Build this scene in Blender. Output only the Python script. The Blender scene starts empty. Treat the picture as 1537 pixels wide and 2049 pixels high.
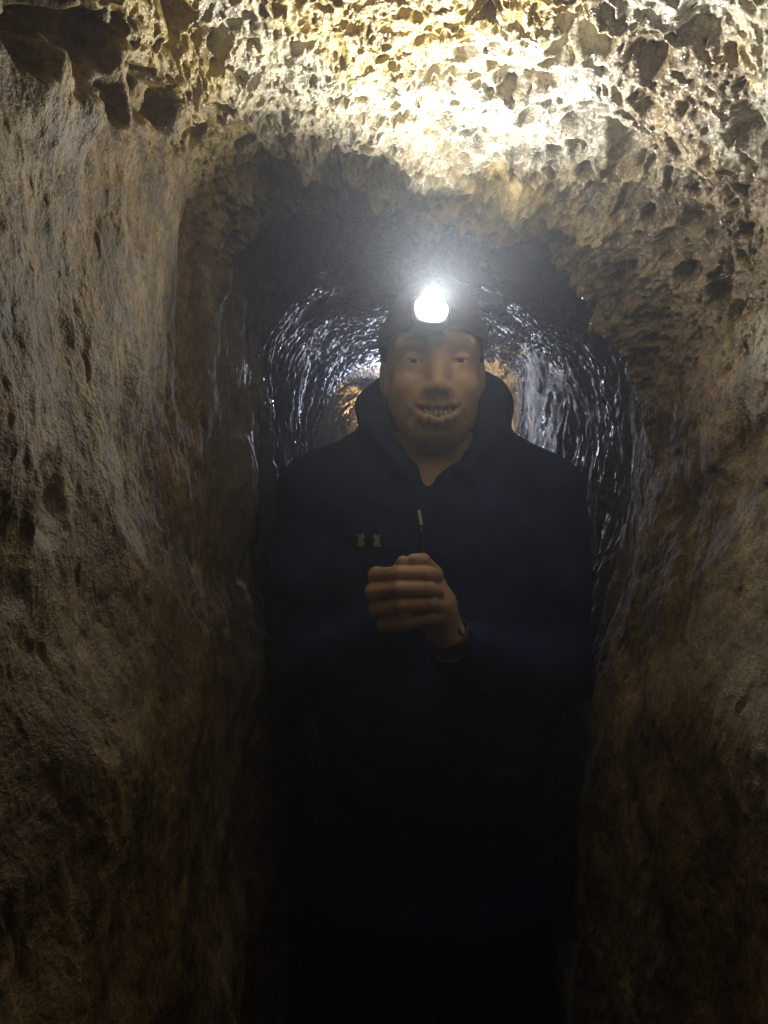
import bpy, math, random
import numpy as np

# ------------------------------------------------------------------ camera, world, exposure
S = bpy.context.scene
COL = S.collection
CAMZ = 1.40
cam_data = bpy.data.cameras.new("camera")
cam = bpy.data.objects.new("camera", cam_data)
COL.objects.link(cam)
cam.location = (0, 0, CAMZ)
cam.rotation_euler = (math.radians(90), 0, 0)
cam_data.sensor_fit = 'VERTICAL'
cam_data.sensor_height = 36.0
cam_data.lens = 26.0
cam_data.clip_start = 0.02
cam_data.clip_end = 60
S.camera = cam
FPX = 1480.0

world = bpy.data.worlds.new("World")
S.world = world
world.use_nodes = True
wb = world.node_tree.nodes["Background"]
wb.inputs[0].default_value = (0.01, 0.012, 0.02, 1)
wb.inputs[1].default_value = 0.02          # underground: no daylight reaches the tunnel

S.view_settings.view_transform = 'Standard'
S.view_settings.look = 'None'
S.view_settings.exposure = 0.0
S.view_settings.gamma = 1.0
S.cycles.max_bounces = 8
S.cycles.diffuse_bounces = 5
S.cycles.glossy_bounces = 4
S.cycles.volume_bounces = 1
S.cycles.sample_clamp_indirect = 4.0
S.cycles.caustics_reflective = False
S.cycles.caustics_refractive = False

HEAD_LAMP_STRENGTH = 430.0        # emission of the worn lamp's lens
BACK_LAMP_STRENGTH = 500.0         # the second visitor's lamp
WARM_LAMP_POWER = 7.0             # added warm lamp round the bend, out of view
HEAD_BEAM_POWER = 25.0            # the reflector's brighter middle beam
HAZE_DENSITY = 0.055

rng = np.random.default_rng(7)
F32 = np.float32


def P(u, v, d):
    """a point seen at pixel (u, v) of the 1537x2049 photo, d metres away"""
    return np.array([(u - 768.5) / FPX * d, d, CAMZ + (1024.5 - v) / FPX * d])


# ------------------------------------------------------------------ noise
def _hash(ix, iy, iz, seed):
    h = (ix.astype(np.uint32) * np.uint32(374761393) + iy.astype(np.uint32) * np.uint32(668265263)
         + iz.astype(np.uint32) * np.uint32(2147483647 - 58) + np.uint32(seed * 974711 + 13))
    h = (h ^ (h >> np.uint32(13))) * np.uint32(1274126177)
    h = (h ^ (h >> np.uint32(16))) * np.uint32(2246822519)
    return h ^ (h >> np.uint32(15))


def vnoise(x, y, z, seed=0):
    """smooth value noise in about -1..1"""
    fx, fy, fz = np.floor(x), np.floor(y), np.floor(z)
    ix, iy, iz = fx.astype(np.int32), fy.astype(np.int32), fz.astype(np.int32)
    tx, ty, tz = (x - fx).astype(F32), (y - fy).astype(F32), (z - fz).astype(F32)
    tx = tx * tx * tx * (tx * (tx * 6 - 15) + 10)
    ty = ty * ty * ty * (ty * (ty * 6 - 15) + 10)
    tz = tz * tz * tz * (tz * (tz * 6 - 15) + 10)

    def c(a, b, e):
        return (_hash(ix + a, iy + b, iz + e, seed) & np.uint32(0xffff)).astype(F32) * F32(2 / 65535.0) - F32(1)
    x00 = c(0, 0, 0) * (1 - tx) + c(1, 0, 0) * tx
    x10 = c(0, 1, 0) * (1 - tx) + c(1, 1, 0) * tx
    x01 = c(0, 0, 1) * (1 - tx) + c(1, 0, 1) * tx
    x11 = c(0, 1, 1) * (1 - tx) + c(1, 1, 1) * tx
    return (x00 * (1 - ty) + x10 * ty) * (1 - tz) + (x01 * (1 - ty) + x11 * ty) * tz


def fbm(x, y, z, octaves=4, seed=0, gain=0.5):
    r = np.zeros(np.shape(x), F32)
    a, f = 1.0, 1.0
    for o in range(octaves):
        r += F32(a) * vnoise(x * f + o * 17.3, y * f + o * 5.1, z * f - o * 9.7, seed + o)
        a *= gain
        f *= 2.03
    return r


def cells(x, y, z, seed=0):
    """distance to the nearest feature point and that point's random number"""
    fx, fy, fz = np.floor(x), np.floor(y), np.floor(z)
    ix, iy, iz = fx.astype(np.int32), fy.astype(np.int32), fz.astype(np.int32)
    tx, ty, tz = (x - fx).astype(F32), (y - fy).astype(F32), (z - fz).astype(F32)
    best = np.full(np.shape(x), 9.0, F32)
    rid = np.zeros(np.shape(x), F32)
    k = F32(1 / 1023.0)
    for a in (-1, 0, 1):
        for b in (-1, 0, 1):
            for c in (-1, 0, 1):
                h = _hash(ix + a, iy + b, iz + c, seed)
                px = (h & np.uint32(1023)).astype(F32) * k + a
                py = ((h >> np.uint32(10)) & np.uint32(1023)).astype(F32) * k + b
                pz = ((h >> np.uint32(20)) & np.uint32(1023)).astype(F32) * k + c
                dd = (px - tx) ** 2 + (py - ty) ** 2 + (pz - tz) ** 2
                m = dd < best
                best = np.where(m, dd, best)
                rid = np.where(m, (h >> np.uint32(5)).astype(F32) * F32(1 / 134217728.0), rid)
    return np.sqrt(best), rid


def sstep(a, b, x):
    t = np.clip((x - a) / (b - a), 0, 1)
    return t * t * (3 - 2 * t)


# ------------------------------------------------------------------ mesh helpers
def link(name, mesh, mat=None, parent=None):
    o = bpy.data.objects.new(name, mesh)
    COL.objects.link(o)
    if mat is not None:
        mesh.materials.append(mat)
    if parent is not None:
        o.parent = parent
    return o


def quad_mesh(name, V, Q, smooth=True):
    me = bpy.data.meshes.new(name)
    V = np.ascontiguousarray(V, dtype=F32)
    Q = np.ascontiguousarray(Q, dtype=np.int32)
    me.vertices.add(len(V))
    me.vertices.foreach_set("co", V.ravel())
    me.loops.add(Q.size)
    me.loops.foreach_set("vertex_index", Q.ravel())
    me.polygons.add(len(Q))
    me.polygons.foreach_set("loop_start", np.arange(0, Q.size, 4, dtype=np.int32))
    me.update(calc_edges=True)
    me.validate()
    me.polygons.foreach_set("use_smooth", np.full(len(me.polygons), smooth, dtype=bool))
    return me


def point_attr(me, name, vals):
    a = me.attributes.new(name, 'FLOAT', 'POINT')
    a.data.foreach_set("value", np.ascontiguousarray(vals, dtype=F32))


def empty(name, loc, label, cat, group=None):
    o = bpy.data.objects.new(name, None)
    o.empty_display_size = 0.1
    COL.objects.link(o)
    o.location = loc
    o["label"] = label
    o["category"] = cat
    if group:
        o["group"] = group
    return o


# ------------------------------------------------------------------ materials
def new_mat(name):
    m = bpy.data.materials.new(name)
    m.use_nodes = True
    nt = m.node_tree
    return m, nt, nt.nodes["Principled BSDF"]


def N(nt, t, **kw):
    n = nt.nodes.new(t)
    for k, v in kw.items():
        setattr(n, k, v)
    return n


def noise_node(nt, vec, scale, detail=4, rough=0.55):
    n = N(nt, 'ShaderNodeTexNoise')
    n.inputs['Scale'].default_value = scale
    n.inputs['Detail'].default_value = detail
    n.inputs['Roughness'].default_value = rough
    nt.links.new(vec, n.inputs['Vector'])
    return n.outputs['Fac']


def ramp(nt, fac, stops):
    r = N(nt, 'ShaderNodeValToRGB')
    e = r.color_ramp.elements
    while len(e) < len(stops):
        e.new(0.5)
    for k, (p, c) in enumerate(stops):
        e[k].position = p
        e[k].color = (*c, 1) if len(c) == 3 else c
    nt.links.new(fac, r.inputs[0])
    return r.outputs[0]


def mixc(nt, fac, a, b, mode='MIX'):
    m = N(nt, 'ShaderNodeMix', data_type='RGBA', blend_type=mode)
    for sock, val in ((m.inputs[0], fac), (m.inputs[6], a), (m.inputs[7], b)):
        if isinstance(val, (int, float)):
            sock.default_value = val
        elif isinstance(val, tuple):
            sock.default_value = (*val, 1)
        else:
            nt.links.new(val, sock)
    return m.outputs[2]


def rock_material(name, ochre_amt=1.0):
    m, nt, b = new_mat(name)
    geo = N(nt, 'ShaderNodeTexCoord').outputs['Object']
    L = nt.links.new
    big = noise_node(nt, geo, 6.0, 5, 0.6)
    mid = noise_node(nt, geo, 34.0, 6, 0.65)
    fine = noise_node(nt, geo, 210.0, 4, 0.7)
    base = ramp(nt, big, [(0.30, (0.17, 0.120, 0.066)), (0.48, (0.29, 0.213, 0.122)),
                          (0.60, (0.33, 0.262, 0.165)), (0.75, (0.24, 0.175, 0.085))])
    spots = ramp(nt, mid, [(0.36, (0.28, 0.21, 0.15)), (0.50, (0.86, 0.83, 0.78)), (0.66, (1.3, 1.24, 1.1))])
    c1 = mixc(nt, 0.9, base, spots, 'MULTIPLY')
    mp = N(nt, 'ShaderNodeMapping')
    mp.inputs['Scale'].default_value = (1, 1, .22)
    L(geo, mp.inputs['Vector'])
    runs = noise_node(nt, mp.outputs[0], 26.0, 5, 0.6)
    c1 = mixc(nt, 0.75, c1, ramp(nt, runs, [(0.32, (0.42, 0.38, 0.32)), (0.52, (1, 1, 1)), (0.72, (1.25, 1.2, 1.1))]), 'MULTIPLY')
    grain = ramp(nt, fine, [(0.32, (0.42, 0.38, 0.33)), (0.50, (0.95, 0.95, 0.95)), (0.70, (1.40, 1.36, 1.28))])
    c2 = mixc(nt, 0.95, c1, grain, 'MULTIPLY')
    oc = N(nt, 'ShaderNodeAttribute', attribute_name='ochre').outputs['Fac']
    c3 = mixc(nt, oc, c2, mixc(nt, 0.8, (0.56, 0.44, 0.17), spots, 'MULTIPLY'))
    pale = N(nt, 'ShaderNodeAttribute', attribute_name='pale').outputs['Fac']
    c4 = mixc(nt, pale, c3, mixc(nt, 0.7, (0.58, 0.57, 0.57), grain, 'MULTIPLY'))
    wet_shade_f = N(nt, 'ShaderNodeAttribute', attribute_name='wet_shade').outputs['Fac']
    c4 = mixc(nt, wet_shade_f, c4, mixc(nt, .9, (0.070, 0.064, 0.062), grain, 'MULTIPLY'))
    c4 = mixc(nt, 1.0, c4, (.77, .765, .70), 'MULTIPLY')
    L(c4, b.inputs['Base Color'])
    wet = N(nt, 'ShaderNodeAttribute', attribute_name='wet').outputs['Fac']
    rr = N(nt, 'ShaderNodeMapRange')
    L(wet, rr.inputs[0])
    rr.inputs[3].default_value = 0.60
    rr.inputs[4].default_value = 0.12
    jitter = N(nt, 'ShaderNodeMath', operation='MULTIPLY_ADD')
    L(mid, jitter.inputs[0])
    jitter.inputs[1].default_value = 0.30
    L(rr.outputs[0], jitter.inputs[2])
    sub = N(nt, 'ShaderNodeMath', operation='SUBTRACT', use_clamp=True)
    L(jitter.outputs[0], sub.inputs[0])
    sub.inputs[1].default_value = 0.13
    L(sub.outputs[0], b.inputs['Roughness'])
    b.inputs['Specular IOR Level'].default_value = 0.65
    bump = N(nt, 'ShaderNodeBump')
    bump.inputs['Strength'].default_value = 0.75
    bump.inputs['Distance'].default_value = 0.0022
    L(noise_node(nt, geo, 330.0, 3, 0.6), bump.inputs['Height'])
    bump2 = N(nt, 'ShaderNodeBump')
    bump2.inputs['Strength'].default_value = 0.6
    bump2.inputs['Distance'].default_value = 0.006
    L(noise_node(nt, geo, 95.0, 4, 0.6), bump2.inputs['Height'])
    L(bump2.outputs[0], bump.inputs['Normal'])
    L(bump.outputs[0], b.inputs['Normal'])
    return m


def simple_mat(name, col, rough=0.6, metal=0.0, spec=0.5, bump_scale=None, bump_dist=0.0005, var=0.0, var_scale=60):
    m, nt, b = new_mat(name)
    geo = N(nt, 'ShaderNodeTexCoord').outputs['Object']
    b.inputs['Roughness'].default_value = rough
    b.inputs['Metallic'].default_value = metal
    b.inputs['Specular IOR Level'].default_value = spec
    n = noise_node(nt, geo, var_scale, 4, 0.6)
    lo = tuple(c * (1 - var) for c in col)
    hi = tuple(min(1.0, c * (1 + var)) for c in col)
    nt.links.new(ramp(nt, n, [(0.3, lo), (0.7, hi)]), b.inputs['Base Color'])
    if bump_scale:
        bp = N(nt, 'ShaderNodeBump')
        bp.inputs['Strength'].default_value = 0.7
        bp.inputs['Distance'].default_value = bump_dist
        nt.links.new(noise_node(nt, geo, bump_scale, 3, 0.6), bp.inputs['Height'])
        nt.links.new(bp.outputs[0], b.inputs['Normal'])
    return m


def emit_mat(name, col, strength):
    m, nt, b = new_mat(name)
    b.inputs['Base Color'].default_value = (0.8, 0.8, 0.8, 1)
    b.inputs['Emission Color'].default_value = (*col, 1)
    b.inputs['Emission Strength'].default_value = strength
    return m


def skin_material(name):
    m, nt, b = new_mat(name)
    L = nt.links.new
    geo = N(nt, 'ShaderNodeTexCoord').outputs['Object']
    n1 = noise_node(nt, geo, 45.0, 4, 0.6)
    base = ramp(nt, n1, [(0.3, (0.48, 0.315, 0.245)), (0.7, (0.57, 0.405, 0.325))])
    st = N(nt, 'ShaderNodeAttribute', attribute_name='stubble').outputs['Fac']
    c = mixc(nt, st, base, (0.11, 0.09, 0.082))
    lp = N(nt, 'ShaderNodeAttribute', attribute_name='lip').outputs['Fac']
    c = mixc(nt, lp, c, (0.30, 0.14, 0.11))
    L(c, b.inputs['Base Color'])
    b.inputs['Roughness'].default_value = 0.48
    b.inputs['Subsurface Weight'].default_value = 0.12
    b.inputs['Subsurface Radius'].default_value = (0.010, 0.004, 0.002)
    b.inputs['Subsurface Scale'].default_value = 0.4
    bp = N(nt, 'ShaderNodeBump')
    bp.inputs['Strength'].default_value = 0.35
    bp.inputs['Distance'].default_value = 0.0006
    L(noise_node(nt, geo, 600.0, 3, 0.6), bp.inputs['Height'])
    L(bp.outputs[0], b.inputs['Normal'])
    return m


# ------------------------------------------------------------------ the rock tunnel
K = 0.93


def lin(d, pts):
    xs = [p[0] * K for p in pts]
    ys = [p[1] * K for p in pts]
    # smooth the polyline a little
    e = 0.014
    return sum(np.interp(d + o, xs, ys) for o in (-e, -e / 2, 0, e / 2, e)) / 5


XL = [(-3, -.30), (.3, -.285), (.6, -.275), (.95, -.262), (1.08, -.245), (1.2, -.218), (1.3, -.208), (1.6, -.195), (2.1, -.170), (2.6, -.085), (3.0, .03), (3.6, .30), (5.0, 1.1)]
XR = [(-3, .50), (.3, .455), (.6, .44), (.95, .425), (1.08, .40), (1.2, .405), (1.84, .430), (1.93, .378), (2.1, .398), (2.6, .42), (3.0, .50), (3.6, .80), (5.0, 1.7)]
ZC = [(-3, .62), (.3, .56), (.6, .515), (.85, .50), (.97, .49), (1.02, .475), (1.06, .45), (1.095, .428), (1.115, .45), (1.15, .54), (1.21, .55), (1.26, .47), (1.31, .425), (1.6, .425), (1.95, .43), (2.06, .41), (2.2, .42), (2.6, .42), (3.0, .42), (5.0, .42)]

FINE = 1.0
dv = np.concatenate([
    np.arange(-1.3, .28, .03), np.arange(.28, .42, .006 / FINE), np.arange(.42, 1.08, .0019 / FINE),
    np.arange(1.08, 2.0, .0034 / FINE), np.arange(2.0, 2.6, .007), np.arange(2.6, 4.6, .03)]).astype(np.float64)
ND = len(dv)
n_low, n_mid, n_arc, n_flat = 36, int(230 * FINE), int(150 * FINE), int(230 * FINE)
Z_LOW, Z_MID = 0.55, 1.36

xl = lin(dv, XL)
xr = lin(dv, XR)
zc = lin(dv, ZC) + CAMZ
rl = np.interp(dv, [-2, .4, .9, 1.2, 1.5, 2, 5], [.11, .11, .14, .15, .15, .16, .20])
rrr = np.interp(dv, [-2, .4, .8, .93, 1.0, 1.1, 1.62, 1.74, 5], [.25, .25, .25, .31, .34, .31, .20, .045, .05])


def section():
    """base cross sections: (ND, NS) arrays of x, z and the outward normal"""
    X, Z, NX, NZ = [], [], [], []
    one = np.ones(ND)

    def add(x, z, nx, nz):
        X.append(x); Z.append(z); NX.append(nx * one); NZ.append(nz * one)
    lo = np.linspace(0, 1, n_low, endpoint=False)
    mid = np.linspace(0, 1, n_mid, endpoint=False)
    # the passage tapers a little towards the floor
    def taper(z, a=.06):
        return a * sstep(1.50, .95, z)
    for t in lo:
        z = t * Z_LOW
        add(xl + taper(z), z * one, -1, 0)
    for t in mid:
        z = Z_LOW + t * (zc - rl - Z_LOW)
        add(xl + taper(z), z, -1, 0)
    iL = len(X)
    for t in np.linspace(0, 1, n_arc, endpoint=False):
        a = t * math.pi / 2
        add(xl + rl - rl * math.cos(a), zc - rl + rl * math.sin(a), -math.cos(a), math.sin(a))
    for t in np.linspace(0, 1, n_flat, endpoint=False):
        add(xl + rl + t * (xr - rrr - xl - rl), zc + 0.012 * math.sin(math.pi * t), 0, 1)
    n_arc2 = int(n_arc * 1.5)
    for t in np.linspace(0, 1, n_arc2, endpoint=False):
        a = t * math.pi / 2
        add(xr - rrr + rrr * math.sin(a), zc - rrr + rrr * math.cos(a), math.sin(a), math.cos(a))
    iR = len(X)
    for t in mid:
        z = (zc - rrr) + t * (Z_LOW - (zc - rrr))
        add(xr - taper(z, .105), z, 1, 0)
    for t in np.linspace(0, 1, n_low + 1):
        z = Z_LOW * (1 - t)
        add(xr - taper(z, .105), z * one, 1, 0)
    return [np.stack(a, 1) for a in (X, Z, NX, NZ)] + [iL, iR]


X, Z, NX, NZ, I_L, I_R = section()
NS = X.shape[1]
Y = np.repeat(dv[:, None], NS, 1)
# pixel where each base point is seen (used only to find the real place of the larger pockets)
with np.errstate(divide='ignore', invalid='ignore'):
    yy = np.where(Y > .2, Y, np.nan)
    PU = 768.5 + X / yy * FPX
    PV = 1024.5 - (Z - CAMZ) / yy * FPX


def base_point(u, v, dmax=1.12):
    q = (PU - u) ** 2 + (PV - v) ** 2
    q = np.where((Y < dmax), q, np.nan)
    k = np.nanargmin(q)
    i, j = np.unravel_index(k, q.shape)
    return np.array([X[i, j], Y[i, j], Z[i, j]])


x, y, z = X.astype(F32), Y.astype(F32), Z.astype(F32)
ceil_w = sstep(.15, .75, NZ).astype(F32)            # 1 on the ceiling, 0 on the walls
wall_w = 1 - ceil_w
left_w = (sstep(.2, .8, -NX)).astype(F32)
right_w = (sstep(.2, .8, NX)).astype(F32)
back_w = sstep(1.02, 1.16, y).astype(F32)           # the wetter, smoother passage behind the man
near_w = 1 - back_w

disp = np.zeros_like(x)
disp += .022 * fbm(x * 5, y * 5, z * 4, 3, 11)
disp += near_w * (.004 + .004 * ceil_w) * fbm(x * 19, y * 19, z * 13, 3, 21)
# the roof breaks off earlier over the left half
disp += (ceil_w * sstep(-.02, -.11, x) * sstep(.90, .945, y) * sstep(1.09, 1.04, y) * .006).astype(F32)
lipband = (ceil_w * sstep(.86, .95, y) * sstep(1.14, 1.06, y)).astype(F32)
disp += lipband * (.020 * fbm(x * 20, y * 20, z * 20, 4, 141) + .005 * fbm(x * 95, y * 95, z * 95, 3, 145))
# tool-dressed, pitted ceiling and right haunch
wx = x + .011 * fbm(x * 40, y * 40, z * 40, 2, 5)
wy = y + .011 * fbm(x * 40 + 9, y * 40, z * 40, 2, 6)
wz = z + .011 * fbm(x * 40, y * 40 + 7, z * 40, 2, 8)
f1, r1 = cells(wx * 22 + right_w * wx * 12, wy * 46, wz * 38, 3)
pit1 = (1 - sstep(.10, .52, f1)) * sstep(.35, .8, r1)
f2, r2 = cells(wx * 52, wy * 105, wz * 84, 4)
pit2 = (1 - sstep(.08, .55, f2)) * sstep(.25, .7, r2)
f3, r3 = cells(x * 165, y * 165, z * 150, 9)
pit3 = (1 - sstep(.1, .6, f3)) * sstep(.2, .7, r3)
pit_w = near_w * np.clip(ceil_w + .95 * right_w * sstep(1.42, 1.66, z) + .04, 0, 1)
disp += pit_w * (.018 * pit1 + .012 * pit2 + .0042 * pit3)
ridge = 1 - np.abs(fbm(x * 70, y * 70, z * 60, 3, 33))
disp -= pit_w * .0035 * ridge
# dressed walls: upright, shallow tool marks and flaky skin
st = fbm(x * 60, y * 60, z * 15, 4, 41)
disp += near_w * wall_w * .0013 * st
flake = sstep(.05, .25, fbm(x * 16, y * 16, z * 9, 4, 51))
disp += near_w * wall_w * (.0016 * flake)
fw, rw = cells(wx * 28, wy * 28, wz * 15, 19)
disp += near_w * wall_w * .003 * (1 - sstep(.08, .45, fw)) * sstep(.55, .9, rw)
disp += near_w * (.0012 - .0001 * ceil_w) * fbm(x * 130, y * 130, z * 100, 4, 61, .62)
# flowstone ribs beyond
rib = fbm(x * 12, y * 75, z * 3.2, 4, 71)
rib2 = fbm(x * 40, y * 220, z * 9, 3, 76)
lit_strip = (right_w * sstep(1.68, 1.73, y) * sstep(1.92, 1.86, y)).astype(F32)      # flatter jamb on the right, its lamplit brightness painted in pale
disp += back_w * wall_w * (1 - .8 * lit_strip) * (.017 * np.abs(rib) + .0028 * rib2)
disp += back_w * (.0022 + .0010 * wall_w) * fbm(x * 70, y * 70, z * 55, 3, 78)
cr = fbm(x * 14, y * 110, z * 40, 4, 81)
disp += back_w * ceil_w * (.007 * np.abs(cr) + .0022 * fbm(x * 120, y * 190, z * 90, 3, 84))

# larger pockets, ledges and the long broken seam of the right haunch: (pixel where found, radius m, depth m)
POCKETS = [
    (100, 45, .055, .07), (180, 75, .034, .05), (20, 20, .04, .05), (250, 188, .030, .035), (300, 196, .026, .030), (200, 190, .024, .03),
    (1150, 85, .026, .034), (1195, 95, .020, .026), (1040, 165, .020, .022), (1085, 175, .018, .02), (1230, 290, .026, .030), (1235, 340, .020, .026),
    (1300, 210, .020, .020), (1290, 130, .020, .02), (1500, 275, .034, .03), (1385, 90, .025, .022), (1190, 215, .018, .02), (1060, 230, .016, .018),
    (1145, 250, .014, .022), (1152, 300, .014, .024), (1165, 350, .014, .024), (1185, 395, .014, .022),
    (1255, 395, .014, .018), (1290, 440, .016, .02), (1330, 495, .018, .024), (1375, 545, .016, .02),
    (1430, 590, .022, .028), (1470, 635, .020, .026), (1370, 455, .022, .018), (1400, 455, .02, .014),
    (60, 640, .030, .006), (110, 670, .024, .007), (75, 985, .04, .012), (430, 80, .02, .024), (345, 25, .022, .03),
    (420, 205, .022, .022), (540, 250, .02, .018), (860, 160, .016, .016), (930, 118, .016, .016), (380, 250, .02, .026),
]
for (u, v, r, dep) in POCKETS:
    c = base_point(u, v)
    q = np.sqrt((x - c[0]) ** 2 + (y - c[1]) ** 2 + ((z - c[2])) ** 2) / r
    q = q + .35 * vnoise(x * 45, y * 45, z * 45, 91)
    disp += dep * (1 - sstep(.35, 1.05, q)).astype(F32)
# proud lumps
LUMPS = [(60, 170, .06, .018), (130, 210, .035, .016), (1440, 800, .13, .022), (1300, 640, .05, .015), (1330, 560, .05, .012),
         (820, 335, .045, .030), (1060, 385, .04, .022), (700, 360, .03, .022), (300, 330, .06, .012)]
for (u, v, r, dep) in LUMPS:
    c = base_point(u, v)
    q = np.sqrt((x - c[0]) ** 2 + (y - c[1]) ** 2 + ((z - c[2])) ** 2) / r
    q = q + .25 * vnoise(x * 30, y * 30, z * 30, 95)
    disp -= dep * (1 - sstep(.2, 1.1, q)).astype(F32)

x = x + (NX * disp).astype(F32)
z = z + (NZ * disp).astype(F32)
y = y + (back_w * 0 + near_w * .004 * fbm(x * 50, y * 50, z * 50, 2, 99)).astype(F32)

G = np.stack([x, y, z], -1)
# vertex normals of the whole sheet, so the pieces cut from it join without a visible seam
du = np.gradient(G, axis=0)
dw = np.gradient(G, axis=1)
NRM = np.cross(dw, du)
NRM /= np.linalg.norm(NRM, axis=-1, keepdims=True) + 1e-12
inward = np.stack([-NX, np.zeros_like(NX), -NZ], -1)
if np.sum(NRM * inward) < 0:
    NRM = -NRM

streak = sstep(.06, .55, fbm(x * 9, y * 30, z * 2.6, 3, 131)) * wall_w + .5 * ceil_w
wet = np.clip(.78 * ceil_w * near_w + (.15 + .95 * streak) * back_w + .5 * right_w * sstep(1.42, 1.65, z) * near_w + .25 * fbm(x * 7, y * 7, z * 4, 3, 101), 0, 1)
ochre = ceil_w * near_w * sstep(.02, .30, fbm(x * 6, y * 8, z * 6, 3, 113) + .55 - 2.2 * np.abs(x + .06)) * .75
_c = base_point(1035, 172)
ochre = np.maximum(ochre, (1 - sstep(.3, 1, np.sqrt((x - _c[0]) ** 2 + (y - _c[1]) ** 2 + (z - _c[2]) ** 2) / .028)) * .95)
pale = np.clip(sstep(.1, .5, fbm(x * 4.5, y * 4.5, z * 3, 3, 121)) * (.5 - .38 * left_w) + .95 * lit_strip + .08 * right_w * sstep(1.5, 1.75, z) * near_w
               + .10 * ceil_w * sstep(.10, .22, x) * near_w, 0, .9)

left_shade = sstep(.88, 1.02, y + .02 * fbm(x * 20, y * 20, z * 8, 3, 151)) * sstep(.10, -.06, x)  # shade past the headlamp's reach, painted dark on the left
wet_shade = np.clip(np.maximum(back_w, .65 * left_shade) * sstep(2.05, 1.95, y) - pale * back_w, 0, 1)      # wet darkening of the inner passage, with shade painted in
rock = rock_material("wet_limestone")


def sheet(name, i0, i1):
    g = G[:, i0:i1 + 1]
    n, mcols = g.shape[0], g.shape[1]
    idx = np.arange(n * mcols).reshape(n, mcols)
    q = np.stack([idx[:-1, :-1], idx[:-1, 1:], idx[1:, 1:], idx[1:, :-1]], -1).reshape(-1, 4)
    # make the faces look inwards
    gf = g.reshape(-1, 3)
    fn = np.cross(gf[q[:, 1]] - gf[q[:, 0]], gf[q[:, 2]] - gf[q[:, 1]])
    if np.sum(fn * NRM[:, i0:i1 + 1].reshape(-1, 3)[q[:, 0]]) < 0:
        q = q[:, ::-1]
    me = quad_mesh(name, g.reshape(-1, 3), q)
    for nm, arr in (("wet", wet), ("ochre", ochre), ("pale", pale), ("wet_shade", wet_shade)):
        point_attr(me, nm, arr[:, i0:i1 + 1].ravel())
    me.normals_split_custom_set_from_vertices(NRM[:, i0:i1 + 1].reshape(-1, 3).tolist())
    o = link(name, me, rock)
    o["kind"] = "structure"
    return o


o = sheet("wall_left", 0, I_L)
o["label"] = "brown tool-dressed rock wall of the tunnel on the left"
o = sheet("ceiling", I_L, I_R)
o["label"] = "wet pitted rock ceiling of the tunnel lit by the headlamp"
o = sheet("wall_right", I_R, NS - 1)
o["label"] = "brown rough rock wall of the tunnel on the right"


def floor_and_ends():
    xs = np.linspace(-.75, 2.1, 120)
    ys = np.concatenate([np.linspace(-1.5, 2.6, 160), np.linspace(2.65, 5.2, 50)])
    gx, gy = np.meshgrid(xs, ys)
    gz = .02 * fbm(gx * 6, gy * 6, gx * 0, 4, 201) + .006 * fbm(gx * 40, gy * 40, gx * 0, 3, 205)
    gz = gz + .055 * sstep(1.5, 1.95, gy)
    V = np.stack([gx, gy, gz], -1).reshape(-1, 3)
    n, mcols = gx.shape
    idx = np.arange(n * mcols).reshape(n, mcols)
    q = np.stack([idx[:-1, :-1], idx[:-1, 1:], idx[1:, 1:], idx[1:, :-1]], -1).reshape(-1, 4)
    me = quad_mesh("floor", V, q)
    point_attr(me, "wet", np.full(len(V), .8))
    point_attr(me, "ochre", np.zeros(len(V)))
    point_attr(me, "pale", np.full(len(V), .2))
    o = link("floor", me, rock)
    o["kind"] = "structure"
    o["label"] = "dark uneven rock floor of the narrow tunnel"
    # rock faces where the passage turns away at either end
    for yy_, x0, x1 in ((-1.28, -.6, .8), (4.52, .2, 2.0)):
        a = np.linspace(x0, x1, 60)
        b_ = np.linspace(-.05, 2.3, 90)
        ga, gb = np.meshgrid(a, b_)
        gy2 = yy_ + .03 * fbm(ga * 6, gb * 5, ga * 0, 4, 211)
        V = np.stack([ga, gy2, gb], -1).reshape(-1, 3)
        idx = np.arange(ga.size).reshape(ga.shape)
        q = np.stack([idx[:-1, :-1], idx[:-1, 1:], idx[1:, 1:], idx[1:, :-1]], -1).reshape(-1, 4)
        me = quad_mesh("rock_face", V, q)
        for nm, val in (("wet", .3), ("ochre", 0), ("pale", .2)):
            point_attr(me, nm, np.full(len(V), val))
        o = link("rock_face", me, rock)
        o["kind"] = "structure"
        o["label"] = "rough rock face where the tunnel turns out of sight"


floor_and_ends()


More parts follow.
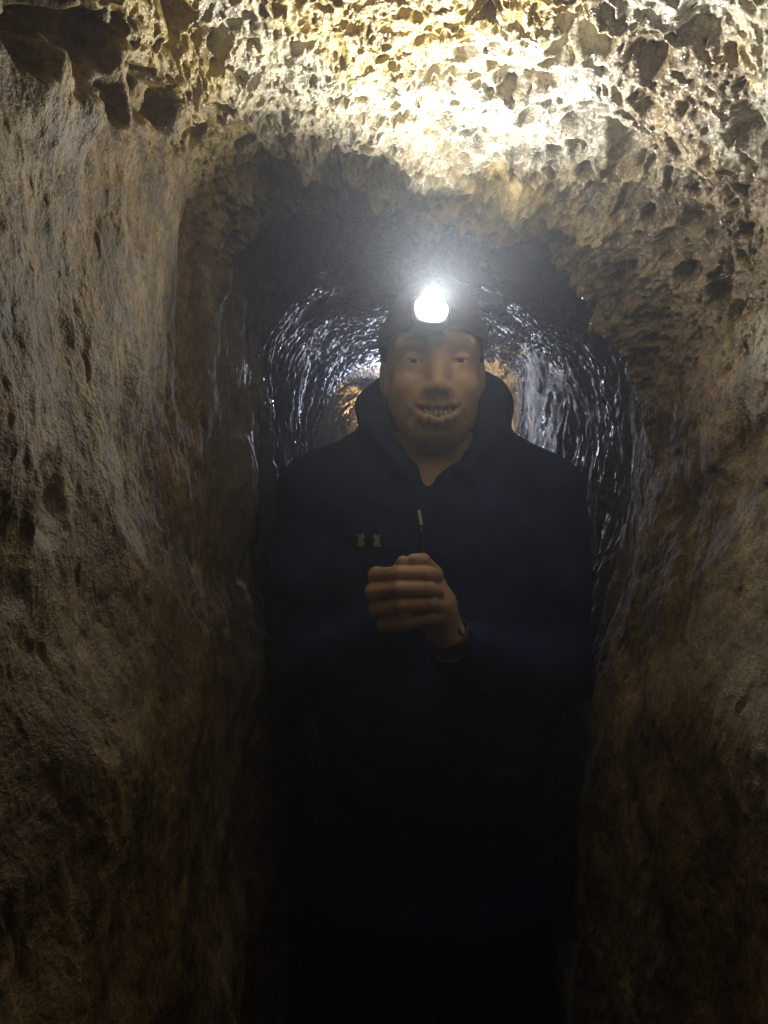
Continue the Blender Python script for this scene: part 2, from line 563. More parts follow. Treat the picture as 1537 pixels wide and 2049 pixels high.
# ------------------------------------------------------------------ signed distance modelling (people)
class Field:
    """a block of signed distances; shapes are blended in and the zero level becomes one mesh"""
    def __init__(self, lo, hi, h):
        self.h = h
        self.lo = np.array(lo, float)
        n = np.ceil((np.array(hi) - self.lo) / h).astype(int) + 1
        ax = [self.lo[k] + h * np.arange(n[k]) for k in range(3)]
        self.ax = ax
        self.D = np.full(n, .08, F32)

    def box(self, lo, hi, pad):
        sl = []
        for k in range(3):
            a = int(np.clip(np.floor((lo[k] - pad - self.lo[k]) / self.h), 0, self.D.shape[k]))
            b = int(np.clip(np.ceil((hi[k] + pad - self.lo[k]) / self.h) + 1, 0, self.D.shape[k]))
            if b <= a:
                return None
            sl.append(slice(a, b))
        g = [self.ax[k][sl[k]].astype(F32) for k in range(3)]
        return tuple(sl), g[0][:, None, None], g[1][None, :, None], g[2][None, None, :]

    def _mix(self, sl, d, k, op):
        A = self.D[sl]
        if op == 'add':
            hh = np.maximum(k - np.abs(A - d), 0) / k
            self.D[sl] = np.minimum(A, d) - hh * hh * k * .25
        elif op == 'sub':
            hh = np.maximum(k - np.abs(A + d), 0) / k
            self.D[sl] = np.maximum(A, -d) + hh * hh * k * .25

    def ell(self, c, r, k=.01, op='add', rz=0.0):
        c, r = np.array(c, float), np.array(r, float)
        m = max(r) if rz else 0
        rb = np.array([m, m, r[2]]) if rz else r
        bx = self.box(c - rb, c + rb, k + .05)
        if bx is None:
            return
        sl, gx, gy, gz = bx
        px, py, pz = gx - c[0], gy - c[1], gz - c[2]
        if rz:
            ca, sa = math.cos(rz), math.sin(rz)
            px, py = px * ca + py * sa, -px * sa + py * ca
        k0 = np.sqrt((px / r[0]) ** 2 + (py / r[1]) ** 2 + (pz / r[2]) ** 2)
        k1 = np.sqrt((px / r[0] ** 2) ** 2 + (py / r[1] ** 2) ** 2 + (pz / r[2] ** 2) ** 2) + 1e-6
        self._mix(sl, (k0 * (k0 - 1) / k1).astype(F32), k, op)

    def cone(self, a, b, ra, rb, k=.01, op='add', sx=1.0):
        a, b = np.array(a, float), np.array(b, float)
        R = max(ra, rb)
        bx = self.box(np.minimum(a, b) - R, np.maximum(a, b) + R, k + .05)
        if bx is None:
            return
        sl, gx, gy, gz = bx
        ab = b - a
        px, py, pz = gx - a[0], gy - a[1], gz - a[2]
        t = np.clip((px * ab[0] + py * ab[1] + pz * ab[2]) / max(ab @ ab, 1e-9), 0, 1)
        d = np.sqrt((px - t * ab[0]) ** 2 + (py - t * ab[1]) ** 2 + (pz - t * ab[2]) ** 2) - (ra + (rb - ra) * t)
        self._mix(sl, d.astype(F32), k, op)

    def chain(self, pts, rad, k=.01, op='add'):
        for i in range(len(pts) - 1):
            self.cone(pts[i], pts[i + 1], rad[i], rad[i + 1], k, op)

    def coords(self):
        return np.meshgrid(*[a.astype(F32) for a in self.ax], indexing='ij')

    def mesh(self, smooth_iter=1):
        D = self.D
        ins = D < 0
        nx, ny, nz = D.shape
        cnt = np.zeros((nx - 1, ny - 1, nz - 1), np.int8)
        for a in (0, 1):
            for b in (0, 1):
                for c in (0, 1):
                    cnt += ins[a:nx - 1 + a, b:ny - 1 + b, c:nz - 1 + c]
        act = (cnt > 0) & (cnt < 8)
        ci = np.argwhere(act)
        vid = np.full(act.shape, -1, np.int32)
        vid[act] = np.arange(len(ci))
        acc = np.zeros((len(ci), 3))
        num = np.zeros(len(ci))
        corners = [(a, b, c) for a in (0, 1) for b in (0, 1) for c in (0, 1)]
        vals = {cc: D[ci[:, 0] + cc[0], ci[:, 1] + cc[1], ci[:, 2] + cc[2]].astype(float) for cc in corners}
        for c0 in corners:
            for axn in range(3):
                if c0[axn] == 0:
                    c1 = list(c0); c1[axn] = 1; c1 = tuple(c1)
                    v0, v1 = vals[c0], vals[c1]
                    cross = (v0 < 0) != (v1 < 0)
                    t = np.where(cross, v0 / np.where(cross, v0 - v1, 1), 0)
                    p = np.array(c0, float)[None, :].repeat(len(ci), 0)
                    p[:, axn] += t
                    acc += np.where(cross[:, None], p, 0)
                    num += cross
        V = self.lo + self.h * (ci + acc / num[:, None])
        quads = []
        for axn in range(3):
            s0 = [slice(None)] * 3; s0[axn] = slice(0, -1)
            s1 = [slice(None)] * 3; s1[axn] = slice(1, None)
            A, B = ins[tuple(s0)], ins[tuple(s1)]
            e = np.argwhere(A != B)
            o1, o2 = [(1, 2), (2, 0), (0, 1)][axn]
            ok = (e[:, o1] > 0) & (e[:, o2] > 0) & (e[:, o1] < D.shape[o1] - 1) & (e[:, o2] < D.shape[o2] - 1)
            e = e[ok]
            flip = ~A[e[:, 0], e[:, 1], e[:, 2]]

            def cell(da, db):
                q = e.copy(); q[:, o1] += da; q[:, o2] += db
                return vid[q[:, 0], q[:, 1], q[:, 2]]
            q = np.stack([cell(-1, -1), cell(0, -1), cell(0, 0), cell(-1, 0)], 1)
            q[flip] = q[flip][:, ::-1]
            quads.append(q)
        Q = np.concatenate(quads)
        for _ in range(smooth_iter):
            s = np.zeros_like(V); n = np.zeros(len(V))
            for i in range(4):
                j = (i + 1) % 4
                np.add.at(s, Q[:, i], V[Q[:, j]]); np.add.at(n, Q[:, i], 1)
                np.add.at(s, Q[:, j], V[Q[:, i]]); np.add.at(n, Q[:, j], 1)
            V = V * .5 + .5 * s / np.maximum(n, 1)[:, None]
        return V, Q


# --- head, in its own frame: x to the picture's right, y towards the viewer, z up, origin between the eyes' level and the ears
HEAD_AT = np.array([.069, 1.04, 1.5975])


def build_head():
    f = Field((-.10, -.125, -.22), (.10, .135, .14), .0023)
    f.ell((0, -.008, .036), (.0735, .096, .088), .01)
    f.ell((0, .030, -.030), (.057, .057, .081), .03)
    f.ell((0, .052, -.086), (.032, .028, .022), .03)
    for s in (-1, 1):
        f.cone((s * .049, -.005, -.046), (s * .020, .052, -.090), .018, .017, .025)
        f.ell((s * .040, .060, -.034), (.022, .024, .019), .022)
        f.ell((s * .034, .048, -.058), (.022, .024, .028), .022)
        f.cone((s * .010, .080, .021), (s * .046, .066, .022), .010, .010, .014)
        f.ell((s * .0335, .099, .000), (.019, .024, .014), .014, 'sub')
    # nose
    f.chain([(0, .074, .012), (0, .086, -.012), (0, .102, -.036)], [.0072, .0080, .0102], .018)
    for s in (-1, 1):
        f.ell((s * .0125, .094, -.041), (.0074, .011, .0074), .010)
        f.ell((s * .0070, .105, -.0495), (.0042, .006, .004), .003, 'sub')
    # muzzle, smile folds
    f.ell((0, .066, -.064), (.034, .028, .024), .02)
    for s in (-1, 1):
        f.chain([(s * .0185, .098, -.044), (s * .033, .089, -.060), (s * .040, .076, -.078)], [.0018, .0032, .0022], .007, 'sub')
        # eyelids around the eyeball, with an almond opening
        f.ell((s * .0335, .0685, .000), (.0148, .0142, .0138), .004)
        f.ell((s * .0335, .0850, -.0012), (.0126, .0120, .0022), .002, 'sub')
        f.cone((s * .022, .080, -.0125), (s * .044, .073, -.0115), .003, .003, .006)      # bag under the eye
        # ears
        f.ell((s * .0730, -.012, -.006), (.010, .018, .029), .010)
        f.ell((s * .0820, -.004, -.004), (.006, .010, .016), .004, 'sub')
    # mouth: lips along a smiling curve, opening between them
    up = [(-.0370, .0755, -.0580), (-.022, .0890, -.0606), (0, .0945, -.0618), (.022, .0890, -.0606), (.0370, .0755, -.0580)]
    lo = [(-.0365, .0750, -.0595), (-.022, .0860, -.0755), (0, .0910, -.0815), (.022, .0860, -.0755), (.0365, .0750, -.0595)]
    mid = [(-.032, .0840, -.0605), (-.017, .0960, -.0684), (0, .0995, -.0712), (.017, .0960, -.0684), (.032, .0840, -.0605)]
    f.chain(up, [.0022, .0036, .0040, .0036, .0022], .006)
    f.chain(lo, [.0018, .0032, .0038, .0032, .0018], .007)
    f.chain(mid, [.0014, .0048, .0060, .0048, .0014], .0025, 'sub')
    f.chain([(q[0], q[1] - .012, q[2]) for q in mid], [.001, .0048, .0060, .0048, .001], .0025, 'sub')
    f.ell((0, .085, -.0905), (.014, .004, .003), .008, 'sub')
    # neck
    f.cone((0, -.034, -.060), (0, -.030, -.215), .052, .060, .02)
    V, Q = f.mesh(1)
    X_, Y_, Z_ = V[:, 0], V[:, 1], V[:, 2]
    mo = np.minimum.reduce([np.linalg.norm(V - (np.array(up[i]) * (1 - t) + np.array(up[i + 1]) * t), axis=1)
                            for i in range(4) for t in (0, .5)])
    ml = np.minimum.reduce([np.linalg.norm(V - (np.array(lo[i]) * (1 - t) + np.array(lo[i + 1]) * t), axis=1)
                            for i in range(4) for t in (0, .5)])
    lip = (1 - sstep(.0045, .0075, np.minimum(mo, ml))) * (1 - sstep(.026, .034, np.abs(X_)))
    mous = (1 - sstep(.008, .014, np.abs(Z_ + .057) + .25 * np.abs(X_) * 1.0)) * (Y_ > .06) * sstep(.036, .028, np.abs(X_) * 1.0) if False else \
        np.exp(-((Z_ + .0575) / .0060) ** 2) * (1 - sstep(.026, .040, np.abs(X_))) * (Y_ > .06)
    chin = np.exp(-((Z_ + .100) / .022) ** 2 - (X_ / .05) ** 2) * (Y_ > .0)
    brow = sum(np.exp(-((Z_ - .0235 - .004 * np.sin(np.clip(np.abs(X_) - .012, 0, .04) / .04 * 3.1)) / .0042) ** 2)
               * sstep(.010, .016, s * X_) * (1 - sstep(.044, .052, s * X_)) * (Y_ > .05) for s in (-1, 1))
    jaw = sstep(-.052, -.085, Z_) * (Y_ > -.01) * (Z_ > -.125)
    stub = np.clip((mous * .8 + chin * .22 + jaw * .16) * (.7 + .6 * (fbm(X_ * 900, Y_ * 900, Z_ * 900, 2, 401))) * (1 - lip) + brow * .85, 0, .9)
    return V, Q, stub, lip


def build_hands():
    f = Field((-.09, .745, 1.19), (.14, .97, 1.40), .0017)
    # right hand (from the picture's left): dorsum, four fingers laid round the other hand
    rows = [((754, 1152, .822), (800, 1148, .794), (852, 1150, .795), (872, 1153, .815), 16.0),
            ((749, 1184, .818), (800, 1178, .789), (856, 1180, .791), (875, 1184, .813), 16.5),
            ((757, 1218, .820), (805, 1211, .790), (858, 1207, .793), (875, 1212, .815), 16.0),
            ((770, 1251, .825), (812, 1246, .798), (852, 1237, .799), (868, 1238, .817), 14.0)]
    wrist_r = P(806, 1212, .918)
    for i, row in enumerate(rows):
        pts = [P(*q) for q in row[:4]]
        r = row[4] * .8 / FPX * 1.03
        f.chain([pts[0], (pts[0] + pts[1]) / 2, pts[1], (pts[1] + pts[2]) / 2, pts[2], pts[3]], [r * 1.06, r * .95, r * .97, r * 1.0, r * 1.04, r * .9], .0007)
        f.cone(pts[0], wrist_r + np.array([0, 0, .012 * (1.5 - i)]), r * 1.0, .016, .005)     # metacarpals
    f.cone(wrist_r, P(775, 1255, .98), .020, .024, .01)
    for row in rows:
        for t in (.30, .36, .86):
            c_ = P(*row[1]) * (1 - t) + P(*row[2]) * t if t > .5 else P(*row[0]) * (1 - t * 2) + P(*row[1]) * t * 2
            f.cone(c_ + np.array((0, -.0094, .0065)), c_ + np.array((.0006, -.0094, -.0060)), .0010, .0010, .0016, 'sub')
    # left hand behind, wrist down to the right
    wrist_l = P(900, 1285, .862)
    f.cone(P(850, 1180, .835), P(868, 1215, .838), .020, .024, .006)
    f.cone(P(866, 1165, .838), P(872, 1200, .838), .012, .018, .006)
    f.cone(P(868, 1215, .840), wrist_l, .024, .0215, .012)
    f.cone(wrist_l, (.112, .905, 1.228), .0215, .023, .01)
    for i, (v, u) in enumerate(((1150, 866), (1182, 876), (1215, 882), (1245, 884))):          # its own knuckles showing past the fingertips
        f.cone(P(u, v, .832), P(u + 8, v + 18, .846), .0085, .011, .004)
    # two thumbs side by side on top
    f.chain([P(806, 1124, .800), P(800, 1140, .815), P(775, 1175, .86)], [.0068, .0078, .012], .0025)
    f.chain([P(828, 1121, .800), P(846, 1122, .806), P(868, 1150, .832)], [.0074, .0080, .011], .0025)
    V, Q = f.mesh(1)
    return V, Q


CX = .070


def torso_shapes(f, grow=0.0, k=.03):
    g = grow
    f.ell((CX, 1.075, 1.315), (.165 + g, .115 + g, .19 + g), k)
    f.ell((CX, 1.045, 1.10), (.165 + g, .130 + g, .20 + g), .06)
    f.ell((CX, 1.075, .92), (.165 + g, .115 + g, .13 + g), .05)
    for s in (-1, 1):
        f.cone((CX + s * .155, 1.085, 1.435), (CX + s * .03, 1.09, 1.50), .050 + g, .055 + g, .03)


def arm_shapes(f, g=0.0):
    sh_r, el_r = np.array((CX - .170, 1.085, 1.425)), np.array((CX - .182, 1.06, 1.165))
    sh_l, el_l = np.array((CX + .172, 1.085, 1.425)), np.array((CX + .184, 1.06, 1.165))
    f.chain([sh_r, (sh_r + el_r) / 2, el_r], [.052 + g, .047 + g, .042 + g], .03)
    f.chain([sh_l, (sh_l + el_l) / 2, el_l], [.052 + g, .047 + g, .042 + g], .03)
    wr, wl = P(788, 1246, .940), P(924, 1306, .886)
    f.chain([el_r, (el_r + wr) / 2 + np.array([0, 0, -.005]), wr], [.042 + g, .041 + g, .031 + g], .02)
    f.chain([el_l, (el_l + wl) / 2 + np.array([0, 0, -.005]), wl], [.042 + g, .041 + g, .033 + g], .02)


def build_under():
    """the trunk and legs of the body that the clothes cover"""
    f = Field((-.16, .90, .05), (.30, 1.24, 1.52), .010)
    torso_shapes(f, -.020)
    for s in (-1, 1):
        f.chain([(CX + s * .085, 1.08, .88), (CX + s * .09, 1.06, .48), (CX + s * .09, 1.09, .10)], [.075, .048, .034], .02)
    f.cone((CX, 1.075, 1.40), (HEAD_AT[0], 1.065, 1.47), .06, .055, .03)
    f.ell((HEAD_AT[0] - .008, 1.030, 1.435), (.045, .036, .07), .02)
    return f.mesh(1)


def join(parts):
    Vs, Qs, n = [], [], 0
    for V, Q in parts:
        Vs.append(V); Qs.append(Q + n); n += len(V)
    return np.concatenate(Vs), np.concatenate(Qs)


def head_world(V):
    W = np.empty_like(V)
    W[:, 0] = HEAD_AT[0] + V[:, 0] * .92
    W[:, 1] = HEAD_AT[1] - V[:, 1]
    W[:, 2] = HEAD_AT[2] + V[:, 2]
    return W


def build_jacket():
    f = Field((-.20, .79, .78), (.34, 1.29, 1.62), .0052)
    torso_shapes(f)
    arm_shapes(f)
    # hem band
    f.ell((CX, 1.07, .86), (.178, .128, .07), .02)
    # collar standing round the neck, and the hood lying behind it
    hx = HEAD_AT[0]
    f.ell((hx + .010, 1.135, 1.535), (.115, .070, .060), .03)
    f.ell((hx + .013, 1.130, 1.570), (.108, .052, .062), .02)
    for s in (-1, 1):
        f.chain([(hx + s * .088, 1.115, 1.560), (hx + s * .082, 1.05, 1.515), (hx + s * .040, .988, 1.455)], [.022, .016, .012], .016)
    # neck hole and the open V of the zip
    f.cone((hx, 1.066, 1.48), (hx, 1.050, 1.66), .060, .070, .006, 'sub')
    f.chain([(hx - .002, .990, 1.50), (hx - .010, .983, 1.445), (hx - .015, .966, 1.400)], [.034, .016, .004], .006, 'sub')
    # folds
    gx, gy, gz = f.coords()
    sl = np.abs(f.D) < .03
    w = fbm(gx[sl] * 9, gy[sl] * 9, gz[sl] * 16, 3, 301)
    w2 = 1 - np.abs(fbm(gx[sl] * 14 + gz[sl] * 10, gy[sl] * 12, gz[sl] * 24, 2, 311))
    f.D[sl] += (.0045 * w - .0030 * w2).astype(F32)
    # cut the sleeve ends so the hands come out of real cuffs
    return f.mesh(1)


def build_trousers():
    f = Field((-.20, .90, .04), (.34, 1.26, .98), .008)
    f.ell((CX, 1.08, .88), (.155, .105, .09), .02)
    for s in (-1, 1):
        f.chain([(CX + s * .080, 1.08, .84), (CX + s * .088, 1.06, .48), (CX + s * .090, 1.09, .09)], [.090, .070, .060], .02)
    gx, gy, gz = f.coords()
    sl = np.abs(f.D) < .03
    f.D[sl] += (.006 * fbm(gx[sl] * 9, gy[sl] * 9, gz[sl] * 13, 3, 321)).astype(F32)
    return f.mesh(1)


def build_shoe(s):
    f = Field((CX + s * .09 - .07, .88, -.02), (CX + s * .09 + .07, 1.18, .14), .005)
    f.ell((CX + s * .095, 1.09, .06), (.042, .055, .055), .02)
    f.cone((CX + s * .095, 1.10, .045), (CX + s * .100, .97, .035), .042, .036, .02)
    gx, gy, gz = f.coords()
    f.D = np.maximum(f.D, (.012 - gz)).astype(F32)
    return f.mesh(1)


def build_hair():
    f = Field((-.10, -.13, -.09), (.10, .12, .15), .0028)
    f.ell((0, -.010, .038), (.0785, .102, .0925), .01)
    f.ell((0, -.040, -.010), (.074, .072, .070), .03)
    gx, gy, gz = f.coords()
    # face opening: hairline above the forehead, sideburns beside the ears
    line = (gy - .030) * .80 - (gz - .002) * .78 + 1.2 * np.maximum(np.abs(gx) - .05, 0)
    f.D = np.maximum(f.D, np.minimum(line, .05)).astype(F32)
    side = np.maximum(gy - .022, -(gz + .060))
    f.D = np.maximum(f.D, np.where(gz < .03, gy - .024, -1)).astype(F32)
    sl = np.abs(f.D) < .01
    f.D[sl] += (.0012 * fbm(gx[sl] * 130, gy[sl] * 130, gz[sl] * 60, 2, 331)).astype(F32)
    return f.mesh(1)


def build_long_hair():
    f = Field((-.17, -.15, -.26), (.17, .12, .15), .004)
    f.ell((0, -.012, .036), (.088, .108, .096), .01)
    for s in (-1, 1):
        f.chain([(s * .075, -.02, .03), (s * .098, -.01, -.05), (s * .110, .0, -.13), (s * .118, .01, -.21)], [.030, .032, .030, .014], .02)
    f.chain([(0, -.08, .0), (0, -.09, -.20)], [.07, .05], .03)
    gx, gy, gz = f.coords()
    line = (gy - .030) * .80 - (gz - .074) * .62
    f.D = np.maximum(f.D, np.minimum(np.where(np.abs(gx) < .07, line, -1), .05)).astype(F32)
    sl = np.abs(f.D) < .02
    f.D[sl] += (.006 * fbm(gx[sl] * 60, gy[sl] * 60, gz[sl] * 9, 3, 341)).astype(F32)
    return f.mesh(1)


skin = skin_material("skin")
navy = simple_mat("navy_fleece", (0.011, 0.022, 0.115), .85, 0, .25, 900, .0006, .25, 40)
dark_cloth = simple_mat("charcoal_cotton", (0.020, 0.020, 0.022), .9, 0, .2, 700, .0006, .3, 30)
hair_m = simple_mat("dark_short_hair", (0.030, 0.024, 0.020), .6, 0, .4, 500, .0015, .5, 200)
blond_m = simple_mat("light_hair", (0.50, 0.33, 0.13), .45, 0, .4, 300, .002, .45, 120)
black_plastic = simple_mat("black_plastic", (0.02, 0.02, 0.022), .35, 0, .5, None, 0, .2, 50)
strap_m = simple_mat("grey_elastic", (0.045, 0.045, 0.05), .85, 0, .3, 1200, .0006, .3, 300)
metal = simple_mat("brushed_steel", (0.55, 0.55, 0.56), .28, 1.0, .5, None, 0, .1, 80)
pale_tag = simple_mat("pale_plastic", (0.55, 0.52, 0.40), .5, 0, .5, None, 0, .1, 80)
logo_m = simple_mat("grey_print", (0.30, 0.30, 0.32), .7, 0, .3, None, 0, .15, 200)
sole_m = simple_mat("shoe_leather", (0.03, 0.025, 0.02), .6, 0, .4, 300, .001, .3, 60)
eye_white = simple_mat("eye_white", (0.62, 0.58, 0.55), .15, 0, .6, None, 0, .06, 90)
iris_m = simple_mat("eye_iris", (0.07, 0.09, 0.10), .08, 0, .6, None, 0, .5, 900)
teeth_m = simple_mat("teeth_enamel", (0.78, 0.72, 0.60), .25, 0, .5, None, 0, .08, 150)


def uv_ball(c, r, rings=16, segs=24, squash=(1, 1, 1)):
    V, Q = [], []
    for i in range(rings + 1):
        th = math.pi * (i + 0.02) / (rings + .04)
        for j in range(segs):
            ph = 2 * math.pi * j / segs
            V.append((c[0] + r * squash[0] * math.sin(th) * math.cos(ph), c[1] + r * squash[1] * math.cos(th) * -1,
                      c[2] + r * squash[2] * math.sin(th) * math.sin(ph)))
    for i in range(rings):
        for j in range(segs):
            k = (j + 1) % segs
            Q.append((i * segs + j, i * segs + k, (i + 1) * segs + k, (i + 1) * segs + j))
    return np.array(V), np.array(Q)


def extrude_outline(pts3, normal, depth):
    """a thin solid whose outline is pts3 (list of 3-d points)"""
    n = len(pts3)
    nv = np.array(normal) * depth
    V = [tuple(p) for p in pts3] + [tuple(np.array(p) + nv) for p in pts3]
    Fc = [tuple(range(n))[::-1], tuple(range(n, 2 * n))] + [(i, (i + 1) % n, n + (i + 1) % n, n + i) for i in range(n)]
    me = bpy.data.meshes.new("outline")
    me.from_pydata(V, [], Fc)
    me.update()
    return me


# --- the man
man = empty("person", (CX, 1.075, 0.0), "smiling man in a navy hooded zip-neck top, hands clasped, wearing a lit headlamp", "person")


def child(name, V, Q, mat, parent, smooth=True):
    root = parent
    base = np.array((0, 0, 0), float)
    while root is not None:
        base += np.array(root.location)
        root = root.parent
    me = quad_mesh(name, V - base, Q, smooth)
    return link(name, me, mat, parent)


hV, hQ, hs, hl = build_head()
hV = head_world(hV)
hQ = hQ[:, ::-1]
gV, gQ = build_hands()
uV, uQ = build_under()
bV, bQ = join([(hV, hQ), (gV, gQ), (uV, uQ)])
body = child("body", bV, bQ, skin, man)
z0 = np.zeros(len(gV) + len(uV))
point_attr(body.data, "stubble", np.concatenate([hs, z0]))
point_attr(body.data, "lip", np.concatenate([hl, z0]))
for s in (-1, 1):
    V, Q = uv_ball((s * .0335, .0680, .0), .0127)
    e = child("eye", head_world(V), Q[:, ::-1], eye_white, man)
    e.data.materials.append(iris_m)
    th = np.array([p.center[1] + man.location[1] for p in e.data.polygons])
    mi = (th < HEAD_AT[1] - .0680 - .0112).astype(np.int32)
    e.data.polygons.foreach_set("material_index", mi)
tV, tQ = [], []
for i in range(6):                                  # upper teeth on their arch
    a = (i - 2.5) * .0064
    V, Q = uv_ball((a, .0905 - 11.0 * a * a, -.0685 + 5.0 * a * a), .0046, 8, 10, (.80, .6, 1.35))
    tV.append((V, Q))
V, Q = join(tV)
child("teeth", head_world(V), Q[:, ::-1], teeth_m, man)
V, Q = build_hair()
hair = child("hair", head_world(V), Q[:, ::-1], hair_m, man)
V, Q = build_jacket()
jacket = child("jacket", V, Q, navy, man)
V, Q = build_trousers()
trousers = child("trousers", V, Q, dark_cloth, man)
shoes = []
for s in (-1, 1):
    V, Q = build_shoe(s)
    shoes.append(child("shoe", V, Q, sole_m, man))

# things on the jacket: the zip pull and the printed emblem, laid on its real surface
from mathutils import Vector
from mathutils.bvhtree import BVHTree
bpy.context.view_layer.update()


def surface_hit(obj, u, v):
    """world point and normal on obj along the line of sight through pixel (u, v)"""
    d = Vector(((u - 768.5) / FPX, 1, (1024.5 - v) / FPX)).normalized()
    mw = obj.matrix_world
    inv = mw.inverted()
    org = inv @ Vector((0, 0, CAMZ))
    dl = (inv.to_3x3() @ d).normalized()
    ok, loc, nrm, _ = obj.ray_cast(org, dl)
    return (mw @ loc, (mw.to_3x3() @ nrm).normalized()) if ok else (None, None)


def flat_on_jacket(name, outline_px, mat, lift=.0012, depth=.0008):
    pts = []
    for (u, v) in outline_px:
        p, nn = surface_hit(jacket, u, v)
        if p is None:
            return None
        pts.append(np.array(p) + np.array((0, -lift, 0)) - np.array(man.location) - np.array(jacket.location))
    me = extrude_outline(pts, (0, -1, 0), depth)
    return link(name, me, mat, jacket)


def bowtie(cx_, cy_, sgn):
    # one of the two waisted upright marks of the emblem: wide at top and bottom, pinched at the waist
    k = [(-9, -12), (0, -9), (6, -14), (9, -4), (5, 0), (9, 5), (6, 14), (-1, 12), (-8, 13), (-3, 4), (-5, 0), (-2, -4)]
    return [(cx_ + sgn * a, cy_ + b) for a, b in k]


flat_on_jacket("emblem", bowtie(721, 1080, 1), logo_m)
flat_on_jacket("emblem", bowtie(756, 1081, -1), logo_m)
flat_on_jacket("zip_tape", [(846, 1003), (851, 1003), (849, 1060), (848, 1112), (843, 1112), (844, 1060)], black_plastic, .0006, .0008)
flat_on_jacket("zip_pull", [(835, 1021), (841, 1020), (846, 1049), (840, 1051)], pale_tag, .004, .003)
flat_on_jacket("zip_slider", [(841, 1054), (844, 1054), (845, 1064), (842, 1064)], metal, .002, .002)

# the wristwatch on the man's left wrist
watch = empty("wristwatch", tuple(P(903, 1262, .858)), "dark wristwatch with a bright metal edge on the man's left wrist", "watch")


def ring(center, axis, r, width, thick, segs=40, sq=1.0):
    axis = np.array(axis, float); axis /= np.linalg.norm(axis)
    t = np.cross(axis, (0, 1, 0)); t /= np.linalg.norm(t)
    b = np.cross(axis, t)
    V, Q = [], []
    for j in range(segs):
        a = 2 * math.pi * j / segs
        dirv = math.cos(a) * t + math.sin(a) * b * sq
        for (rr_, w) in ((r, -width / 2), (r, width / 2), (r + thick, width / 2), (r + thick, -width / 2)):
            V.append(np.array(center) + dirv * rr_ + axis * w)
    for j in range(segs):
        k = (j + 1) % segs
        for q in range(4):
            Q.append((j * 4 + q, j * 4 + (q + 1) % 4, k * 4 + (q + 1) % 4, k * 4 + q))
    return np.array(V), np.array(Q)


wa = P(918, 1310, .885) - P(868, 1215, .84)
V, Q = ring((P(900, 1275, .858)), wa, .0235, .018, .0025)
child("strap", V, Q, black_plastic, watch)
V, Q = ring(P(918, 1253, .850), (.9, -.35, .35), .0005, .007, .013, 32)
child("case", V, Q, metal, watch, False)

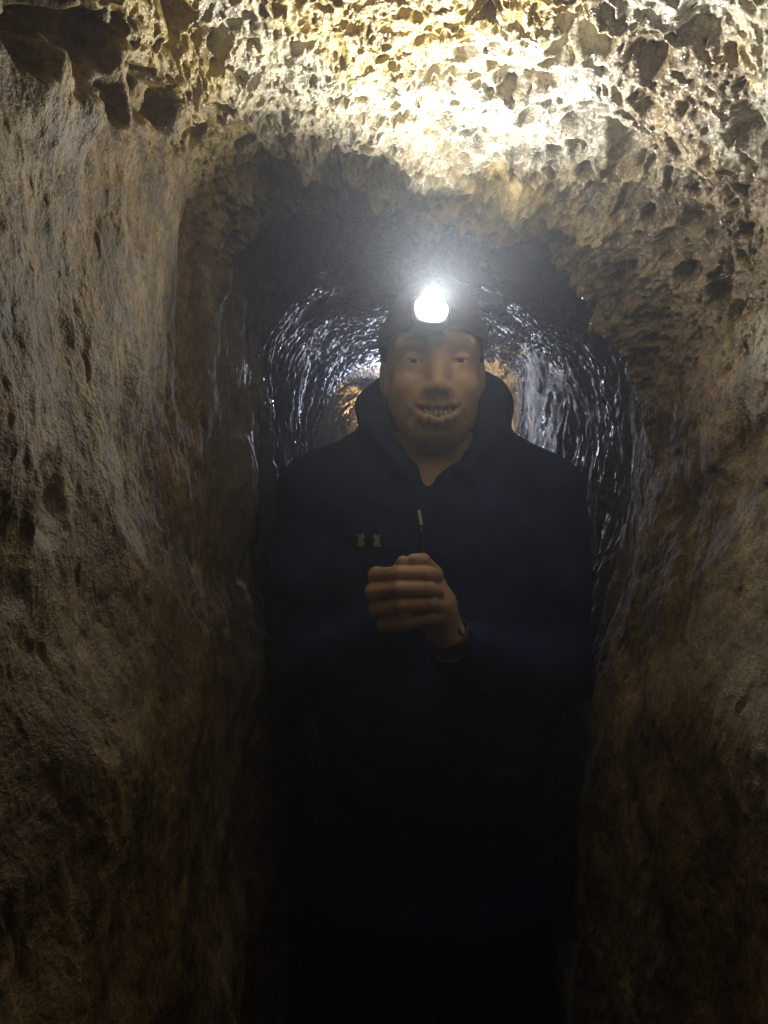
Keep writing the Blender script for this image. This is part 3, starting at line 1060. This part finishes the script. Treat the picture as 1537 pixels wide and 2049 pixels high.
# --- headlamp
def build_headlamp(at, strap_mat, lens_col, strength, label, tilt=28, yaw=0.0, beam=0.0):
    """at: the head's origin; the lamp sits on the forehead above it, tilted up"""
    lamp = empty("headlamp", (at[0], at[1] - .108, at[2] + .050), label, "headlamp", )
    # elastic band round the head
    segs, Vb, Qb = 72, [], []
    for j in range(segs):
        a = 2 * math.pi * j / segs
        ex, ey = .0752 * math.sin(a), .1050 * math.cos(a) - .010
        zz = .050 + .020 * (ey - .095) / .2 * -1 * 0 + .012 * (1 - math.cos(a)) * -.5
        n = np.array((math.sin(a) / .0752, math.cos(a) / .105)); n /= np.linalg.norm(n)
        for (o_, h_) in ((0, -.0125), (.0018, -.0120), (.0018, .0120), (0, .0125)):
            Vb.append((ex + n[0] * o_, ey + n[1] * o_, zz + h_))
    for j in range(segs):
        k = (j + 1) % segs
        for q in range(4):
            Qb.append((j * 4 + q, j * 4 + (q + 1) % 4, k * 4 + (q + 1) % 4, k * 4 + q))

    def hw(V):
        V = np.array(V, float)
        return np.stack([at[0] + V[:, 0], at[1] - V[:, 1], at[2] + V[:, 2]], 1)
    child("strap", hw(Vb), np.array(Qb)[:, ::-1], strap_mat, lamp)
    # housing: a rounded block, lathed as a squircle along its own axis
    ct, stt = math.cos(math.radians(tilt)), math.sin(math.radians(tilt))
    c0 = np.array((-.0115, .108, .052))

    cy_, sy_ = math.cos(math.radians(yaw)), math.sin(math.radians(yaw))

    def loc(a, b, c):                      # a right, b out along the beam, c up across the beam
        f_, u_ = b * ct - c * stt, b * stt + c * ct
        return c0 + np.array((a * cy_ + f_ * sy_, f_ * cy_ - a * sy_, u_))

    def squircle(rx, rz, b, n=48, p=4.0):
        out = []
        for j in range(n):
            t = 2 * math.pi * j / n
            ca, sa = math.cos(t), math.sin(t)
            out.append(loc(rx * np.sign(ca) * abs(ca) ** (2 / p), b, rz * np.sign(sa) * abs(sa) ** (2 / p)))
        return out

    def loft(rings_):
        V = [p for r_ in rings_ for p in r_]
        n = len(rings_[0]); Q = []
        for i in range(len(rings_) - 1):
            for j in range(n):
                k = (j + 1) % n
                Q.append((i * n + j, i * n + k, (i + 1) * n + k, (i + 1) * n + j))
        return np.array(V), np.array(Q)
    V, Q = loft([squircle(.001, .001, -.016), squircle(.023, .019, -.016), squircle(.026, .0225, -.012), squircle(.026, .0225, .006),
                 squircle(.0235, .021, .010, p=3), squircle(.0210, .0200, .0105, p=2.2), squircle(.0205, .0195, .004, p=2.1), squircle(.001, .001, .003, p=2)])
    child("housing", hw(V), Q, black_plastic, lamp)
    V, Q = loft([squircle(.0207, .0200, .0108, p=2.0), squircle(.0222, .0215, .0116, p=2.0), squircle(.0212, .0205, .0124, p=2.0), squircle(.0196, .0190, .0112, p=2.0), squircle(.0207, .0200, .0108, p=2.0)])
    child("bezel", hw(V), Q, metal, lamp)
    em = emit_mat("lit_lens", lens_col, strength)
    V, Q = loft([squircle(.0003, .0003, .0098, 40, 2.0), squircle(.0105, .0103, .0100, 40, 2.0), squircle(.0203, .0198, .0106, 40, 2.0)])
    child("lens", hw(V), Q, em, lamp)
    if beam:
        sd = bpy.data.lights.new("beam", 'SPOT')
        sd.energy = beam
        sd.color = lens_col
        sd.spot_size = math.radians(132)
        sd.spot_blend = 1.0
        sd.shadow_soft_size = .010
        so = bpy.data.objects.new("beam", sd)
        COL.objects.link(so)
        p = hw([loc(0, .0135, 0)])[0]
        so.parent = lamp
        so.location = tuple(p - np.array(lamp.location))
        so.rotation_euler = (math.radians(90 + tilt + 18), 0, math.radians(180 + yaw))
    return lamp


lamp = build_headlamp(HEAD_AT, strap_m, (1.0, 0.965, 0.84), HEAD_LAMP_STRENGTH,
                      "lit headlamp glaring white on the smiling man's forehead", tilt=20, yaw=9, beam=HEAD_BEAM_POWER)

# --- the second visitor, close behind and almost wholly hidden by the man
OFF = np.array((-.020, 1.17, .055))
guest = empty("person", (CX + OFF[0], 1.075 + OFF[1], OFF[2]), "person with light hair half hidden behind the smiling man's shoulder", "person")


def copy_part(src, mat, name=None):
    c = src.copy()
    c.data = src.data.copy()
    COL.objects.link(c)
    c.parent = guest
    c.data.materials.clear()
    c.data.materials.append(mat)
    return c


for src, mt in ((body, skin), (jacket, simple_mat("rust_anorak", (.10, .05, .03), .8, 0, .3, 600, .0005, .3, 40)), (trousers, dark_cloth), (shoes[0], sole_m), (shoes[1], sole_m)):
    copy_part(src, mt)
V, Q = build_long_hair()
V2 = head_world(V) + OFF
child("hair", V2, Q[:, ::-1], blond_m, guest)
G_AT = HEAD_AT + OFF
build_headlamp(G_AT, strap_m, (0.72, 0.78, 1.0), BACK_LAMP_STRENGTH, "cool white headlamp of the second visitor, hidden behind the man's head", tilt=32, yaw=26)

# --- unseen warm lamp, added to light the passage round the bend gold
wl = empty("added_warm_lamp", (.06, 2.72, 1.52), "added warm lamp, unseen, for the golden light beyond the second visitor", "lamp")
V, Q = ring((.06, 2.72, 1.52), (.7, -.7, 0), .0, .03, .05, 28)
child("added_plate", V, Q, black_plastic, wl)
V, Q = uv_ball((.085, 2.70, 1.52), .035, 12, 20)
child("added_globe", V, Q, emit_mat("added_warm_glow", (1.0, .62, .22), WARM_LAMP_POWER * 30), wl)

# ------------------------------------------------------------------ haze added to imitate the headlamp's glare
if HAZE_DENSITY > 0:
    me = bpy.data.meshes.new("haze")
    lo, hi = (-1.2, -1.9, -1.1), (2.8, 5.6, 2.6)
    V = [(a, b, c) for a in (lo[0], hi[0]) for b in (lo[1], hi[1]) for c in (lo[2], hi[2])]
    me.from_pydata(V, [], [(0, 1, 3, 2), (4, 6, 7, 5), (0, 4, 5, 1), (2, 3, 7, 6), (0, 2, 6, 4), (1, 5, 7, 3)])
    hz = link("haze", me)
    hz["kind"] = "stuff"
    hz["label"] = "thin haze added to imitate the glare round the headlamp"
    hm = bpy.data.materials.new("glare_haze")
    hm.use_nodes = True
    nt = hm.node_tree
    nt.nodes.clear()
    outn = N(nt, 'ShaderNodeOutputMaterial')
    pv = N(nt, 'ShaderNodeVolumePrincipled')
    pv.inputs['Density'].default_value = HAZE_DENSITY
    pv.inputs['Color'].default_value = (.72, .80, 1.0, 1)
    pv.inputs['Anisotropy'].default_value = 0.62
    nt.links.new(pv.outputs[0], outn.inputs['Volume'])
    me.materials.append(hm)
